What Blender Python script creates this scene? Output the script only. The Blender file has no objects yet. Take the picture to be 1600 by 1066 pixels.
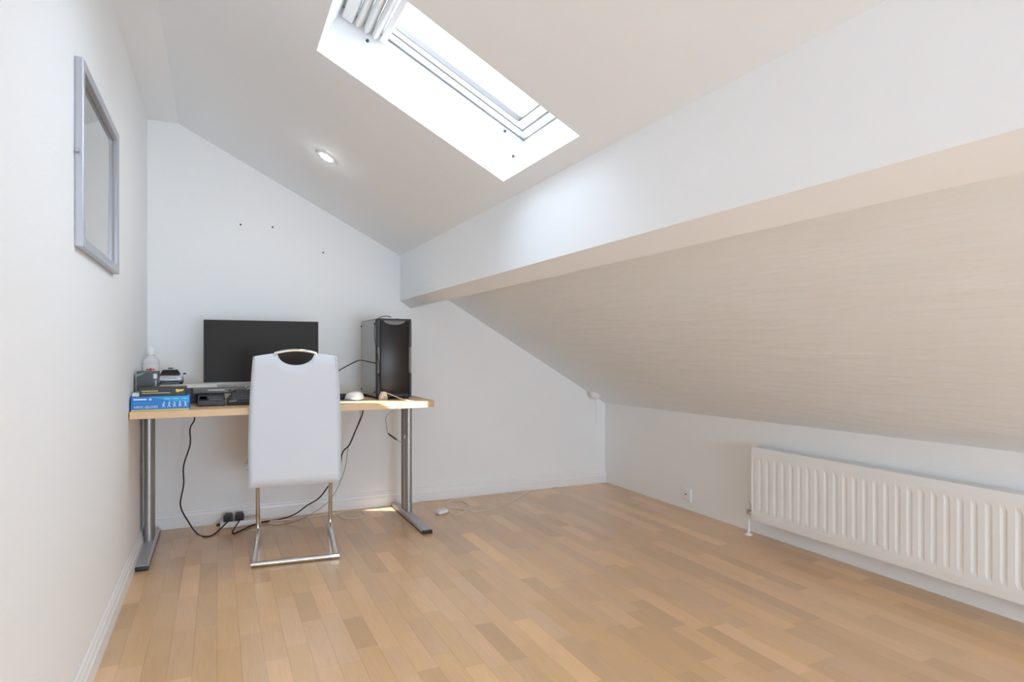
import bpy, bmesh, math, random
from mathutils import Vector, Matrix
random.seed(7)
S = bpy.context.scene
COL = S.collection
PI = math.pi

# ------------------------------------------------------------------ camera
H = 1.03                                   # eye height
YAW = math.atan2(459.0, 968.0)             # looks to the right of the room's long axis
cam_d = bpy.data.cameras.new('camera')
cam = bpy.data.objects.new('camera', cam_d); COL.objects.link(cam)
cam.location = (0, 0, H)
cam.rotation_euler = (PI / 2, 0, -YAW)
cam_d.sensor_width = 36.0
cam_d.lens = 36.0 * 968.0 / 1600.0
cam_d.shift_y = 16.0 / 1600.0
cam_d.clip_start = 0.05
S.camera = cam

# ------------------------------------------------------------------ sky, sun, exposure
S.view_settings.view_transform = 'Standard'
S.view_settings.look = 'None'
S.view_settings.gamma = 1.0
S.view_settings.use_curve_mapping = False
S.view_settings.exposure = 0.12
world = bpy.data.worlds.new('sky'); S.world = world
world.use_nodes = True
bg = world.node_tree.nodes['Background']
bg.inputs[0].default_value = (0.72, 0.86, 1.0, 1)
bg.inputs[1].default_value = 12.0
sun_d = bpy.data.lights.new('sun', 'SUN')
sun_d.energy = 14.0; sun_d.angle = math.radians(0.53); sun_d.color = (1.0, 0.96, 0.90)
sun = bpy.data.objects.new('sun', sun_d); COL.objects.link(sun)
sun.rotation_euler = Vector((0.0, 1.0, -0.93)).to_track_quat('-Z', 'Y').to_euler()
fill_d = bpy.data.lights.new('rear_fill', 'AREA')      # fill lamp added behind the camera, just inside the made-up window
fill_d.shape = 'RECTANGLE'; fill_d.size = 1.68; fill_d.size_y = .93; fill_d.energy = 98.0; fill_d.color = (0.605, 0.785, 0.99)
fill = bpy.data.objects.new('rear_fill', fill_d); COL.objects.link(fill)
fill.location = (1.10, -3.618, .625); fill.rotation_euler = (PI / 2, 0, 0)
try:
    S.cycles.max_bounces = 16; S.cycles.diffuse_bounces = 10; S.cycles.glossy_bounces = 6
    S.cycles.transparent_max_bounces = 12
    S.cycles.use_denoising = True
    S.cycles.sample_clamp_indirect = 12.0
    S.cycles.caustics_reflective = False; S.cycles.caustics_refractive = False
except Exception:
    pass

# ------------------------------------------------------------------ helpers
def ray(px, py):
    F = Vector((math.sin(YAW), math.cos(YAW), 0)); R = Vector((math.cos(YAW), -math.sin(YAW), 0))
    return R * ((px - 800) / 968.0) + F - Vector((0, 0, 1)) * ((py - 549) / 968.0)
def at(px, py, Y):
    d = ray(px, py); return Vector((0, 0, H)) + d * (Y / d.y)
def on(px, py, z):
    d = ray(px, py); return Vector((0, 0, H)) + d * ((z - H) / d.z)

class MB:
    """collects shapes for ONE mesh"""
    def __init__(s): s.v = []; s.f = []; s.sm = []
    def add(s, vs, fs, smooth=False, M=None):
        o = len(s.v)
        for v in vs: s.v.append(tuple(M @ Vector(v)) if M else tuple(v))
        for f in fs: s.f.append([i + o for i in f]); s.sm.append(smooth)
        return s
    def box(s, x0, x1, y0, y1, z0, z1, b=0.0, M=None, seg=1):
        if b <= 0:
            vs = [(x, y, z) for z in (z0, z1) for y in (y0, y1) for x in (x0, x1)]
            fs = [(0, 2, 3, 1), (4, 5, 7, 6), (0, 1, 5, 4), (2, 6, 7, 3), (0, 4, 6, 2), (1, 3, 7, 5)]
            return s.add(vs, fs, False, M)
        bm = bmesh.new(); bmesh.ops.create_cube(bm, size=1)
        for v in bm.verts:
            v.co = Vector(((x0 + x1) / 2 + v.co.x * (x1 - x0), (y0 + y1) / 2 + v.co.y * (y1 - y0), (z0 + z1) / 2 + v.co.z * (z1 - z0)))
        bmesh.ops.bevel(bm, geom=bm.edges[:], offset=b, segments=seg, affect='EDGES', profile=0.5)
        bm.verts.index_update()
        s.add([v.co[:] for v in bm.verts], [[v.index for v in f.verts] for f in bm.faces], seg > 1, M)
        bm.free(); return s
    def tube(s, pts, r, n=8, cap=True, M=None, rr=None):
        pts = [Vector(p) for p in pts]
        k = len(pts); rings = []
        t0 = (pts[1] - pts[0]).normalized()
        up = Vector((0, 0, 1)) if abs(t0.z) < 0.9 else Vector((1, 0, 0))
        nrm = (up - t0 * up.dot(t0)).normalized()
        vs = []; fs = []
        for i, p in enumerate(pts):
            if i == 0: t = t0
            elif i == k - 1: t = (pts[-1] - pts[-2]).normalized()
            else: t = ((pts[i + 1] - p).normalized() + (p - pts[i - 1]).normalized()).normalized()
            nrm = (nrm - t * nrm.dot(t)); nrm.normalize()
            bi = t.cross(nrm)
            q = rr[i] if rr else r
            for j in range(n):
                a = 2 * PI * j / n
                vs.append(p + (nrm * math.cos(a) + bi * math.sin(a)) * q)
        for i in range(k - 1):
            for j in range(n):
                a, b_ = i * n + j, i * n + (j + 1) % n
                fs.append((a, b_, b_ + n, a + n))
        if cap:
            fs.append(tuple(range(n - 1, -1, -1))); fs.append(tuple(range((k - 1) * n, k * n)))
        return s.add(vs, fs, True, M)
    def lathe(s, prof, n=24, M=None):
        """profile of (radius, height) about z"""
        vs = []; fs = []
        for r, z in prof:
            for j in range(n):
                a = 2 * PI * j / n; vs.append((r * math.cos(a), r * math.sin(a), z))
        for i in range(len(prof) - 1):
            for j in range(n):
                a, b_ = i * n + j, i * n + (j + 1) % n
                fs.append((a, b_, b_ + n, a + n))
        fs.append(tuple(range(n - 1, -1, -1))); fs.append(tuple(range((len(prof) - 1) * n, len(prof) * n)))
        return s.add(vs, fs, True, M)
    def prism(s, poly, d0, d1, M=None, axis='y', smooth=False):
        """polygon of (a,b) extruded along an axis: y -> (a,d,b); x -> (d,a,b); z -> (a,b,d)"""
        def P(a, b_, d): return {'y': (a, d, b_), 'x': (d, a, b_), 'z': (a, b_, d)}[axis]
        n = len(poly)
        vs = [P(a, b_, d0) for a, b_ in poly] + [P(a, b_, d1) for a, b_ in poly]
        fs = [tuple(range(n)), tuple(range(2 * n - 1, n - 1, -1))]
        for i in range(n):
            j = (i + 1) % n; fs.append((i, i + n, j + n, j))
        return s.add(vs, fs, smooth, M)
    def build(s, name, mat, parent=None, autosmooth=None):
        me = bpy.data.meshes.new(name)
        me.from_pydata(s.v, [], s.f); me.update()
        bm = bmesh.new(); bm.from_mesh(me)
        bmesh.ops.recalc_face_normals(bm, faces=bm.faces[:]); bm.to_mesh(me); bm.free()
        me.polygons.foreach_set('use_smooth', s.sm)
        if any(s.sm):
            try: me.set_sharp_from_angle(angle=math.radians(autosmooth or 40))
            except Exception: pass
        if mat: me.materials.append(mat)
        o = bpy.data.objects.new(name, me); COL.objects.link(o)
        if parent: o.parent = parent
        return o

def tag(o, label=None, cat=None, group=None, kind=None):
    if label: o['label'] = label
    if cat: o['category'] = cat
    if group: o['group'] = group
    if kind: o['kind'] = kind
    return o
def empty(name, loc=(0, 0, 0), rz=0.0):
    o = bpy.data.objects.new(name, None); COL.objects.link(o)
    o.location = loc; o.rotation_euler = (0, 0, rz); o.empty_display_size = 0.05
    return o
def smooth_path(pts, k=6):
    """Catmull-Rom through the points"""
    P = [Vector(p) for p in pts]; P = [P[0] * 2 - P[1]] + P + [P[-1] * 2 - P[-2]]
    out = []
    for i in range(1, len(P) - 2):
        a, b_, c, d = P[i - 1], P[i], P[i + 1], P[i + 2]
        for j in range(k):
            t = j / k
            out.append(0.5 * ((2 * b_) + (c - a) * t + (2 * a - 5 * b_ + 4 * c - d) * t * t + (3 * b_ - a - 3 * c + d) * t ** 3))
    out.append(P[-2]); return out
def fillet(pts, r, k=6):
    P = [Vector(p) for p in pts]; out = [P[0]]
    for i in range(1, len(P) - 1):
        a = (P[i - 1] - P[i]); c = (P[i + 1] - P[i])
        q = min(r, a.length * .49, c.length * .49)
        A = P[i] + a.normalized() * q; B = P[i] + c.normalized() * q
        for j in range(k + 1):
            t = j / k; out.append(A * (1 - t) ** 2 + P[i] * 2 * t * (1 - t) + B * t * t)
    out.append(P[-1]); return out

def srgb(r, g, b):
    f = lambda c: (c / 255 / 12.92) if c / 255 <= 0.04045 else ((c / 255 + 0.055) / 1.055) ** 2.4
    return (f(r), f(g), f(b), 1)
def mat(name, rgb, rough=0.5, metal=0.0, bump=0.0, bscale=200.0, stretch=(1, 1, 1), var=0.0, vscale=3.0, spec=0.5, coat=0.0):
    m = bpy.data.materials.new(name); m.use_nodes = True
    nt = m.node_tree; p = nt.nodes['Principled BSDF']
    p.inputs['Base Color'].default_value = rgb
    p.inputs['Roughness'].default_value = rough; p.inputs['Metallic'].default_value = metal
    p.inputs['Specular IOR Level'].default_value = spec
    if coat: p.inputs['Coat Weight'].default_value = coat; p.inputs['Coat Roughness'].default_value = 0.1
    tc = nt.nodes.new('ShaderNodeTexCoord'); mp = nt.nodes.new('ShaderNodeMapping'); mp.inputs['Scale'].default_value = stretch
    nt.links.new(tc.outputs['Object'], mp.inputs['Vector'])
    ns = nt.nodes.new('ShaderNodeTexNoise'); ns.inputs['Scale'].default_value = vscale; ns.inputs['Detail'].default_value = 4
    nt.links.new(mp.outputs[0], ns.inputs['Vector'])
    mx = nt.nodes.new('ShaderNodeMix'); mx.data_type = 'RGBA'
    v = max(var, 0.004)
    mx.inputs[6].default_value = [min(1, c * (1 - v)) for c in rgb[:3]] + [1]
    mx.inputs[7].default_value = [min(1, c * (1 + v)) for c in rgb[:3]] + [1]
    nt.links.new(ns.outputs['Fac'], mx.inputs[0]); nt.links.new(mx.outputs[2], p.inputs['Base Color'])
    if bump > 0:
        n2 = nt.nodes.new('ShaderNodeTexNoise'); n2.inputs['Scale'].default_value = bscale; n2.inputs['Detail'].default_value = 3
        nt.links.new(mp.outputs[0], n2.inputs['Vector'])
        bp = nt.nodes.new('ShaderNodeBump'); bp.inputs['Strength'].default_value = 1.0; bp.inputs['Distance'].default_value = bump
        nt.links.new(n2.outputs['Fac'], bp.inputs['Height']); nt.links.new(bp.outputs[0], p.inputs['Normal'])
    return m
def emit(name, rgb, st):
    m = bpy.data.materials.new(name); m.use_nodes = True; p = m.node_tree.nodes['Principled BSDF']
    p.inputs['Base Color'].default_value = rgb
    p.inputs['Emission Color'].default_value = rgb; p.inputs['Emission Strength'].default_value = st
    return m
def wood_floor(name, use_attr):
    m = bpy.data.materials.new(name); m.use_nodes = True; nt = m.node_tree; p = nt.nodes['Principled BSDF']
    if use_attr:
        src = nt.nodes.new('ShaderNodeAttribute'); src.attribute_name = 'tone'; col = src.outputs['Color']
    else:
        src = nt.nodes.new('ShaderNodeObjectInfo'); col = src.outputs['Color']
    geo = nt.nodes.new('ShaderNodeNewGeometry'); mp = nt.nodes.new('ShaderNodeMapping')
    mp.inputs['Scale'].default_value = (1.0, 0.06, 1.0)
    nt.links.new(geo.outputs['Position'], mp.inputs['Vector'])
    ns = nt.nodes.new('ShaderNodeTexNoise'); ns.inputs['Scale'].default_value = 130; ns.inputs['Detail'].default_value = 5
    nt.links.new(mp.outputs[0], ns.inputs['Vector'])
    rmp = nt.nodes.new('ShaderNodeMapRange'); rmp.inputs[3].default_value = 0.90; rmp.inputs[4].default_value = 1.08
    nt.links.new(ns.outputs['Fac'], rmp.inputs[0])
    n2 = nt.nodes.new('ShaderNodeTexNoise'); n2.inputs['Scale'].default_value = 9; n2.inputs['Detail'].default_value = 3
    mp2 = nt.nodes.new('ShaderNodeMapping'); mp2.inputs['Scale'].default_value = (1.5, 0.4, 1.0)
    nt.links.new(geo.outputs['Position'], mp2.inputs['Vector']); nt.links.new(mp2.outputs[0], n2.inputs['Vector'])
    r2 = nt.nodes.new('ShaderNodeMapRange'); r2.inputs[3].default_value = 0.93; r2.inputs[4].default_value = 1.07
    nt.links.new(n2.outputs['Fac'], r2.inputs[0])
    mul = nt.nodes.new('ShaderNodeMath'); mul.operation = 'MULTIPLY'
    nt.links.new(rmp.outputs[0], mul.inputs[0]); nt.links.new(r2.outputs[0], mul.inputs[1])
    vm = nt.nodes.new('ShaderNodeVectorMath'); vm.operation = 'SCALE'
    nt.links.new(col, vm.inputs[0]); nt.links.new(mul.outputs[0], vm.inputs['Scale'])
    nt.links.new(vm.outputs[0], p.inputs['Base Color'])
    p.inputs['Roughness'].default_value = 0.30; p.inputs['Specular IOR Level'].default_value = 0.5
    p.inputs['Coat Weight'].default_value = 0.4; p.inputs['Coat Roughness'].default_value = 0.18
    return m
def glass(name, tint=(1, 1, 1, 1)):
    m = bpy.data.materials.new(name); m.use_nodes = True; nt = m.node_tree
    for n in list(nt.nodes): nt.nodes.remove(n)
    out = nt.nodes.new('ShaderNodeOutputMaterial'); mx = nt.nodes.new('ShaderNodeMixShader')
    tr = nt.nodes.new('ShaderNodeBsdfTransparent'); tr.inputs[0].default_value = tint
    gl = nt.nodes.new('ShaderNodeBsdfGlossy'); gl.inputs['Roughness'].default_value = 0.0
    lw = nt.nodes.new('ShaderNodeLayerWeight'); lw.inputs[0].default_value = 0.5      # same from both faces of the thin pane
    pw = nt.nodes.new('ShaderNodeMath'); pw.operation = 'POWER'; pw.inputs[1].default_value = 5.0
    fr = nt.nodes.new('ShaderNodeMapRange'); fr.inputs[3].default_value = 0.03; fr.inputs[4].default_value = 1.0
    nt.links.new(lw.outputs['Facing'], pw.inputs[0]); nt.links.new(pw.outputs[0], fr.inputs[0])
    nt.links.new(fr.outputs[0], mx.inputs[0]); nt.links.new(tr.outputs[0], mx.inputs[1]); nt.links.new(gl.outputs[0], mx.inputs[2])
    nt.links.new(mx.outputs[0], out.inputs[0]); return m

WHITE = srgb(240, 239, 236)
M = {}
M['wall'] = mat('wall_paint', (0.90, 0.915, 0.925, 1), 0.7, bump=0.0006, bscale=90, var=0.01, vscale=1.5)
M['ceil'] = mat('ceiling_paint', (0.888, 0.91, 0.935, 1), 0.75, bump=0.0004, bscale=60, var=0.01, vscale=1.2)
M['beam'] = mat('beam_paint', (0.885, 0.908, 0.935, 1), 0.6, bump=0.0004, bscale=40)
M['rough'] = mat('rough_plaster', (0.86, 0.915, 0.965, 1), 0.8, bump=0.009, bscale=9, stretch=(1.3, 0.35, 2.2), var=0.03, vscale=3)
M['gloss_white'] = mat('white_gloss_paint', (0.88, 0.89, 0.90, 1), 0.35)
M['radiator'] = mat('radiator_enamel', (0.89, 0.905, 0.91, 1), 0.35)
M['reveal'] = mat('reveal_paint', (0.89, 0.89, 0.885, 1), 0.6)
M['plastic_white'] = mat('white_plastic', (0.86, 0.86, 0.86, 1), 0.4)
M['plank'] = wood_floor('laminate_plank', False)
M['plank_rest'] = wood_floor('laminate_field', True)
M['underlay'] = mat('laminate_joint', srgb(196, 156, 112), 0.6)
M['desk'] = mat('beech_veneer', srgb(226, 190, 146), 0.4, var=0.06, vscale=40, stretch=(0.12, 1.6, 1))
M['desk_edge'] = mat('beech_edging', srgb(224, 188, 148), 0.45, var=0.04, vscale=30, stretch=(0.15, 1, 2))
M['steel'] = mat('silver_lacquer', (0.40, 0.39, 0.38, 1), 0.42, 0.75)
M['foot'] = mat('silver_foot', (0.50, 0.51, 0.55, 1), 0.4, 0.35)
M['chrome'] = mat('chrome', (0.80, 0.79, 0.77, 1), 0.07, 1.0)
M['leather'] = mat('white_leatherette', (0.70, 0.735, 0.80, 1), 0.5, bump=0.0003, bscale=400)
M['black'] = mat('black_plastic', (0.012, 0.012, 0.013, 1), 0.45)
M['black_gloss'] = mat('black_gloss', (0.022, 0.017, 0.015, 1), 0.32, spec=0.3)
M['screen'] = mat('matt_screen', (0.036, 0.032, 0.030, 1), 0.42, spec=0.12)
M['dark'] = mat('dark_grey_plastic', (0.045, 0.043, 0.046, 1), 0.5)
M['grey'] = mat('grey_plastic', (0.16, 0.155, 0.15, 1), 0.4)
M['silver'] = mat('silver_plastic', (0.45, 0.45, 0.45, 1), 0.5, 0.3)
M['gasket'] = mat('grey_gasket', (0.26, 0.26, 0.26, 1), 0.6)
M['case_side'] = mat('case_side_glass', (0.22, 0.215, 0.21, 1), 0.10, 0.35)
M['alu'] = mat('lavender_aluminium', (0.50, 0.51, 0.56, 1), 0.35, 0.55)
M['mirror'] = mat('mirror_glass', (0.60, 0.585, 0.55, 1), 0.03, 1.0)
M['cord_black'] = mat('black_cord', (0.012, 0.010, 0.009, 1), 0.5)
M['cord_grey'] = mat('grey_cord', (0.22, 0.21, 0.20, 1), 0.5)
M['cord_white'] = mat('white_cord', (0.80, 0.74, 0.66, 1), 0.5)
M['blue'] = mat('blue_carton', (0.004, 0.20, 0.62, 1), 0.4, var=0.2, vscale=9)
M['light_blue'] = mat('light_blue_print', (0.015, 0.36, 0.78, 1), 0.45)
M['yellow'] = mat('yellow_print', (0.80, 0.62, 0.10, 1), 0.45)
M['print_white'] = mat('white_print', (0.85, 0.88, 0.90, 1), 0.5)
M['carton_black'] = mat('black_carton', (0.028, 0.025, 0.024, 1), 0.45)
M['carton_slate'] = mat('slate_carton', (0.055, 0.068, 0.072, 1), 0.4)
M['teal'] = mat('teal_print', (0.16, 0.33, 0.30, 1), 0.45)
M['paper'] = mat('paper', (0.82, 0.81, 0.77, 1), 0.7)
M['cream'] = mat('cream_cover', (0.75, 0.72, 0.62, 1), 0.6)
M['red'] = mat('red_print', (0.55, 0.04, 0.05, 1), 0.5)
M['clear'] = mat('translucent_plastic', (0.72, 0.72, 0.72, 1), 0.15)
M['car_silver'] = mat('silver_car_paint', (0.52, 0.54, 0.60, 1), 0.2, 0.5, coat=0.5)
M['navy'] = mat('navy_plastic', (0.02, 0.025, 0.07, 1), 0.35)
M['key'] = mat('keycap', (0.10, 0.10, 0.105, 1), 0.45)
M['fabric'] = mat('blind_fabric', (0.80, 0.80, 0.79, 1), 0.8)
M['lamp'] = emit('lamp_lens', (0.86, 0.94, 1.0, 1), 260.0)
M['glass'] = glass('window_glass', (0.97, 0.985, 1, 1))
M['hole'] = mat('dark_hole', (0.10, 0.09, 0.08, 1), 0.8)
M['wood_plug'] = mat('cream_plug', (0.72, 0.62, 0.48, 1), 0.45)

# ------------------------------------------------------------------ the room shell
XL, XR, YB, YR = -0.367, 2.757, 4.102, -3.6
SL = math.atan(0.5192)                                   # pitch of the upper slope
P0 = Vector((-0.173, 0, 2.34)); DV = Vector((math.cos(SL), 0, -math.sin(SL))); NV = Vector((math.sin(SL), 0, math.cos(SL)))
SM = Matrix(((DV.x, 0, NV.x, P0.x), (0, 1, 0, 0), (DV.z, 0, NV.z, P0.z), (0, 0, 0, 1)))   # slope-local (u, y, n) -> world

fl = MB().box(XL - .15, XR + .15, YR - .1, YB + .15, -.15, -0.008).build('floor', M['underlay']); tag(fl, kind='structure')
# strips of the three-strip laminate boards
SW = (XR - XL) / 43.0
cands = []
for c in range(43):
    y = YR - random.random() * .4
    while y < YB:
        L = random.choice((.26, .30, .34, .38, .42, .46, .50)) * 1.0
        y2 = y + L
        a, b_ = max(y, YR), min(y2, YB)
        if YB - b_ < .06: b_ = YB; y2 = YB + 1
        if b_ - a > .01: cands.append((XL + c * SW, a, b_))
        y = y2
BASE = Vector(srgb(224, 185, 142)[:3])
def tone():
    k = random.gauss(1.0, .075); k = max(.80, min(1.22, k)); w = random.gauss(0, .035)
    return (BASE.x * k * (1 + w * .3), BASE.y * k, BASE.z * k * (1 - w * 1.3), 1)
def seen(c):
    x, a, b_ = c; n = 0; big = 0
    Fv = Vector((math.sin(YAW), math.cos(YAW))); Rv = Vector((math.cos(YAW), -math.sin(YAW)))
    for t in (.1, .5, .9):
        p = Vector((x + SW / 2, a + (b_ - a) * t)); z = p.dot(Fv)
        if z < .3: continue
        sx = 800 + 968 * p.dot(Rv) / z; sy = 549 + 968 * H / z
        if -10 < sx < 1610 and sy < 1076: n += 1; big = max(big, (b_ - a) / z ** 3)
    return big if n else 0
cands.sort(key=lambda c: -seen(c))
GAP = 0.00015
shared = {}
for c in cands[:300]:
    x, a, b_ = c; L = round(b_ - a, 4)
    if L not in shared:
        m = MB(); e = .0003
        vs = [(GAP, GAP, -.008), (SW - GAP, GAP, -.008), (SW - GAP, L - GAP, -.008), (GAP, L - GAP, -.008),
              (GAP, GAP, -e), (SW - GAP, GAP, -e), (SW - GAP, L - GAP, -e), (GAP, L - GAP, -e),
              (GAP + e, GAP + e, 0), (SW - GAP - e, GAP + e, 0), (SW - GAP - e, L - GAP - e, 0), (GAP + e, L - GAP - e, 0)]
        fs = [(8, 9, 10, 11)]
        for i in range(4):
            j = (i + 1) % 4; fs += [(i, j, j + 4, i + 4), (i + 4, j + 4, j + 8, i + 8)]
        m.add(vs, fs); o = m.build('plank', M['plank'], fl); shared[L] = o.data
    else:
        o = bpy.data.objects.new('plank', shared[L]); COL.objects.link(o); o.parent = fl
    o.location = (x, a, 0); o.color = tone()
m = MB(); tones = []
for x, a, b_ in cands[300:]:
    m.box(x + GAP, x + SW - GAP, a + GAP, b_ - GAP, -.008, 0); tones.append(tone())
rest = m.build('laminate_planking', M['plank_rest'], fl); tag(rest, kind='stuff')
att = rest.data.color_attributes.new('tone', 'FLOAT_COLOR', 'POINT')
for i in range(len(rest.data.vertices)): att.data[i].color = tones[i // 8]

# walls
tag(MB().box(XL - .15, XR + .15, YB, YB + .15, -.15, 2.7).build('wall_back', M['wall']), kind='structure')
tag(MB().box(XL - .15, XL, YR - .1, YB + .1, -.15, 2.7).build('wall_left', M['wall']), kind='structure')
ZK = lambda y: 0.621 + .0085 * (YB - y)                  # knee wall grows a little towards the camera
tag(MB().prism([(YR - .1, -.15), (YB + .1, -.15), (YB + .1, ZK(YB + .1)), (YR - .1, ZK(YR - .1))], XR, XR + .12, axis='x').build('wall_right', M['wall']), kind='structure')
RW = (.25, 1.95, .15, 1.10)                            # opening for the added window behind the camera
m = MB(); y0, y1 = YR - .15, YR
m.box(XL - .1, RW[0], y0, y1, -.1, 2.6); m.box(RW[1], XR + .1, y0, y1, -.1, 2.6)
m.box(RW[0], RW[1], y0, y1, -.1, RW[2]); m.box(RW[0], RW[1], y0, y1, RW[3], 2.6)
tag(m.build('wall_rear', M['wall']), kind='structure')
# flat strip of ceiling beside the left wall
XC = -0.205
tag(MB().box(XL - .1, XC + .06, YR - .1, YB + .1, 2.358, 2.55).build('ceiling', M['ceil']), kind='structure')
# upper slope, with two skylight openings
UO = (.547, 1.361); DEP = .20
YO = [(1.683, 2.262)]
UMIN, UMAX = -.10, 1.52
m = MB(); ys = [YR - .1]
for a, b_ in YO:
    m.box(UMIN, UMAX, ys[-1], a, 0, DEP, M=SM)
    m.box(UMIN, UO[0], a, b_, 0, DEP, M=SM); m.box(UO[1], UMAX, a, b_, 0, DEP, M=SM); ys.append(b_)
m.box(UMIN, UMAX, ys[-1], YB + .1, 0, DEP, M=SM)
tag(m.build('ceiling_upper_slope', M['ceil']), kind='structure')
# boxed purlin: vertical face, tilted underside
XP = 1.109
tag(MB().prism([(XP, 1.371), (1.18, 1.322), (1.30, 1.53), (1.36, 1.80), (1.15, 1.80), (XP, 1.70)], YR - .1, YB + .05).build('trim_1', M['beam']), kind='structure')
# lower slope down to the knee wall
def LZ(x, y): return ZK(y) + (XR - x) * .587
vs = []; n = 40
for k, off in ((0, 0), (1, .12)):
    for i in range(2):
        y = (YR - .1, YB + .1)[i]
        for x in (1.15, XR + .14): vs.append((x, y, LZ(x, y) + off))
fs = [(0, 1, 3, 2), (4, 6, 7, 5), (0, 4, 5, 1), (2, 3, 7, 6), (0, 2, 6, 4), (1, 5, 7, 3)]
tag(MB().add(vs, fs).build('ceiling_lower_slope', M['rough']), kind='structure')
# outside roof skin closes the shell
tag(MB().box(1.44, 1.60, YR - .1, YB + .1, .12, .2, M=SM).build('roof', M['ceil']), kind='structure')

# baseboards
prof = [(0, 0), (-.016, 0), (-.016, .058), (-.012, .064), (-.010, .078), (-.006, .084), (-.004, .094), (0, .096)]
m = MB().prism([(YB + a, b_) for a, b_ in prof], XL, XR, axis='x'); tag(m.build('baseboard_back', M['gloss_white']), kind='structure')
m = MB().prism([(XL - a, b_) for a, b_ in prof], YR, YB - .016, axis='y'); tag(m.build('baseboard_left', M['gloss_white']), kind='structure')

# old screw holes in the back wall
wb = bpy.data.objects['wall_back']
for px, py in ((376, 351), (426, 355), (505, 395)):
    p = at(px, py, YB)
    mm = Matrix.Translation(p + Vector((0, -.0004, 0))) @ Matrix.Rotation(PI / 2, 4, 'X')
    MB().lathe([(.0058, -.0006), (.005, .0008), (.002, .0004)], 10, mm).build('screw_hole', M['hole'], wb)

# ------------------------------------------------------------------ skylight
def skylight(name, ya, yb, lab):
    w = empty(name); tag(w, lab, 'skylight', kind='structure')
    u0, u1 = UO; f = .030; n0, n1 = DEP + .0005, DEP + .09
    MB().box(u0, u1, yb - f, yb + .04, n0, n1, .002, SM).build('jamb', M['gloss_white'], w)
    MB().box(u0, u1, ya - .04, ya + f, n0, n1, .002, SM).build('jamb', M['gloss_white'], w)
    MB().box(u0 - .04, u0 + f, ya - .04, yb + .04, n0, n1, .002, SM).build('head', M['gloss_white'], w)
    MB().box(u1 - f, u1 + .04, ya - .04, yb + .04, n0, n1, .002, SM).build('sill', M['gloss_white'], w)
    g = f + .004; s = .042; k0, k1 = DEP + .012, DEP + .075
    MB().box(u0 + g, u1 - g, yb - g - s, yb - g, k0, k1, .003, SM).build('sash_stile', M['gloss_white'], w)
    MB().box(u0 + g, u1 - g, ya + g, ya + g + s, k0, k1, .003, SM).build('sash_stile', M['gloss_white'], w)
    MB().box(u0 + g, u0 + g + s, ya + g + s, yb - g - s, k0, k1, .003, SM).build('sash_rail', M['gloss_white'], w)
    MB().box(u1 - g - s, u1 - g, ya + g + s, yb - g - s, k0, k1, .003, SM).build('sash_rail', M['gloss_white'], w)
    MB().box(u0 + g + s - .005, u1 - g - s + .005, ya + g + s - .005, yb - g - s + .005, DEP + .045, DEP + .053, M=SM).build('pane', M['glass'], w)
    gk = DEP + .0002; q = .0035
    for (a, b_, c, d) in ((u0, u1, yb - q, yb), (u0, u1, ya, ya + q), (u1 - q, u1, ya + q, yb - q)):
        MB().box(a, b_, c, d, DEP - .004, DEP + .0003, M=SM).build('gasket', M['gasket'], w)
    h = g + s
    for (a, b_, c, d) in ((u0 + h, u1 - h, yb - h - .0005, yb - h + .004), (u0 + h, u1 - h, ya + h - .004, ya + h + .0005), (u1 - h - .0005, u1 - h + .004, ya + h, yb - h)):
        MB().box(a, b_, c, d, k0 - .0015, k0 + .02, M=SM).build('glazing_bead', M['dark'], w)
    for (a, b_, c, d) in ((u0 + f, u1 - f, yb - g, yb - f), (u0 + f, u1 - f, ya + f, ya + g), (u1 - g, u1 - f, ya + g, yb - g)):
        MB().box(a, b_, c, d, k0 - .001, k0 + .03, M=SM).build('gasket', M['gasket'], w)
    # a portal guides the sky's own light through the opening
    l = bpy.data.lights.new('sky_portal', 'AREA'); l.shape = 'RECTANGLE'; l.size = u1 - u0; l.size_y = yb - ya
    l.cycles.is_portal = True
    o = bpy.data.objects.new('sky_portal', l); COL.objects.link(o)
    o.matrix_world = Matrix.Translation(P0 + DV * ((u0 + u1) / 2) + NV * (DEP + .10) + Vector((0, (ya + yb) / 2, 0))) @ SM.to_3x3().to_4x4()
    return w
skylight('window_1', *YO[0], 'white framed skylight set deep in the sloping ceiling above the desk end')
# dark guide screws in the far reveal
ws = bpy.data.objects['window_1']
for u, n in ((.672, .145), (1.273, .181), (1.350, .113)):
    mm = SM @ Matrix.Translation((u, YO[0][1] - .001, n)) @ Matrix.Rotation(PI / 2, 4, 'X')
    MB().lathe([(.006, -.001), (.006, .003), (.003, .005)], 10, mm).build('guide_screw', M['hole'], ws)
# pleated blind gathered at the top of the skylight
bl = empty('pleated_blind'); tag(bl, 'white pleated blind gathered at the top of the skylight', 'blind')
ya, yb = YO[0][0] + .012, YO[0][1] - .012
MB().box(.560, .600, ya, yb, DEP - .045, DEP - .003, .003, SM).build('head_rail', M['plastic_white'], bl)
for i in range(3):
    u = .602 + i * .034
    MB().prism([(u, DEP - .004), (u + .006, DEP - .030), (u + .015, DEP - .042), (u + .019, DEP - .042), (u + .028, DEP - .030), (u + .0335, DEP - .004)], ya, yb, SM).build('pleat', M['fabric'], bl)
MB().box(.706, .730, ya, yb, DEP - .034, DEP - .004, .003, SM).build('bottom_rail', M['plastic_white'], bl)

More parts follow.
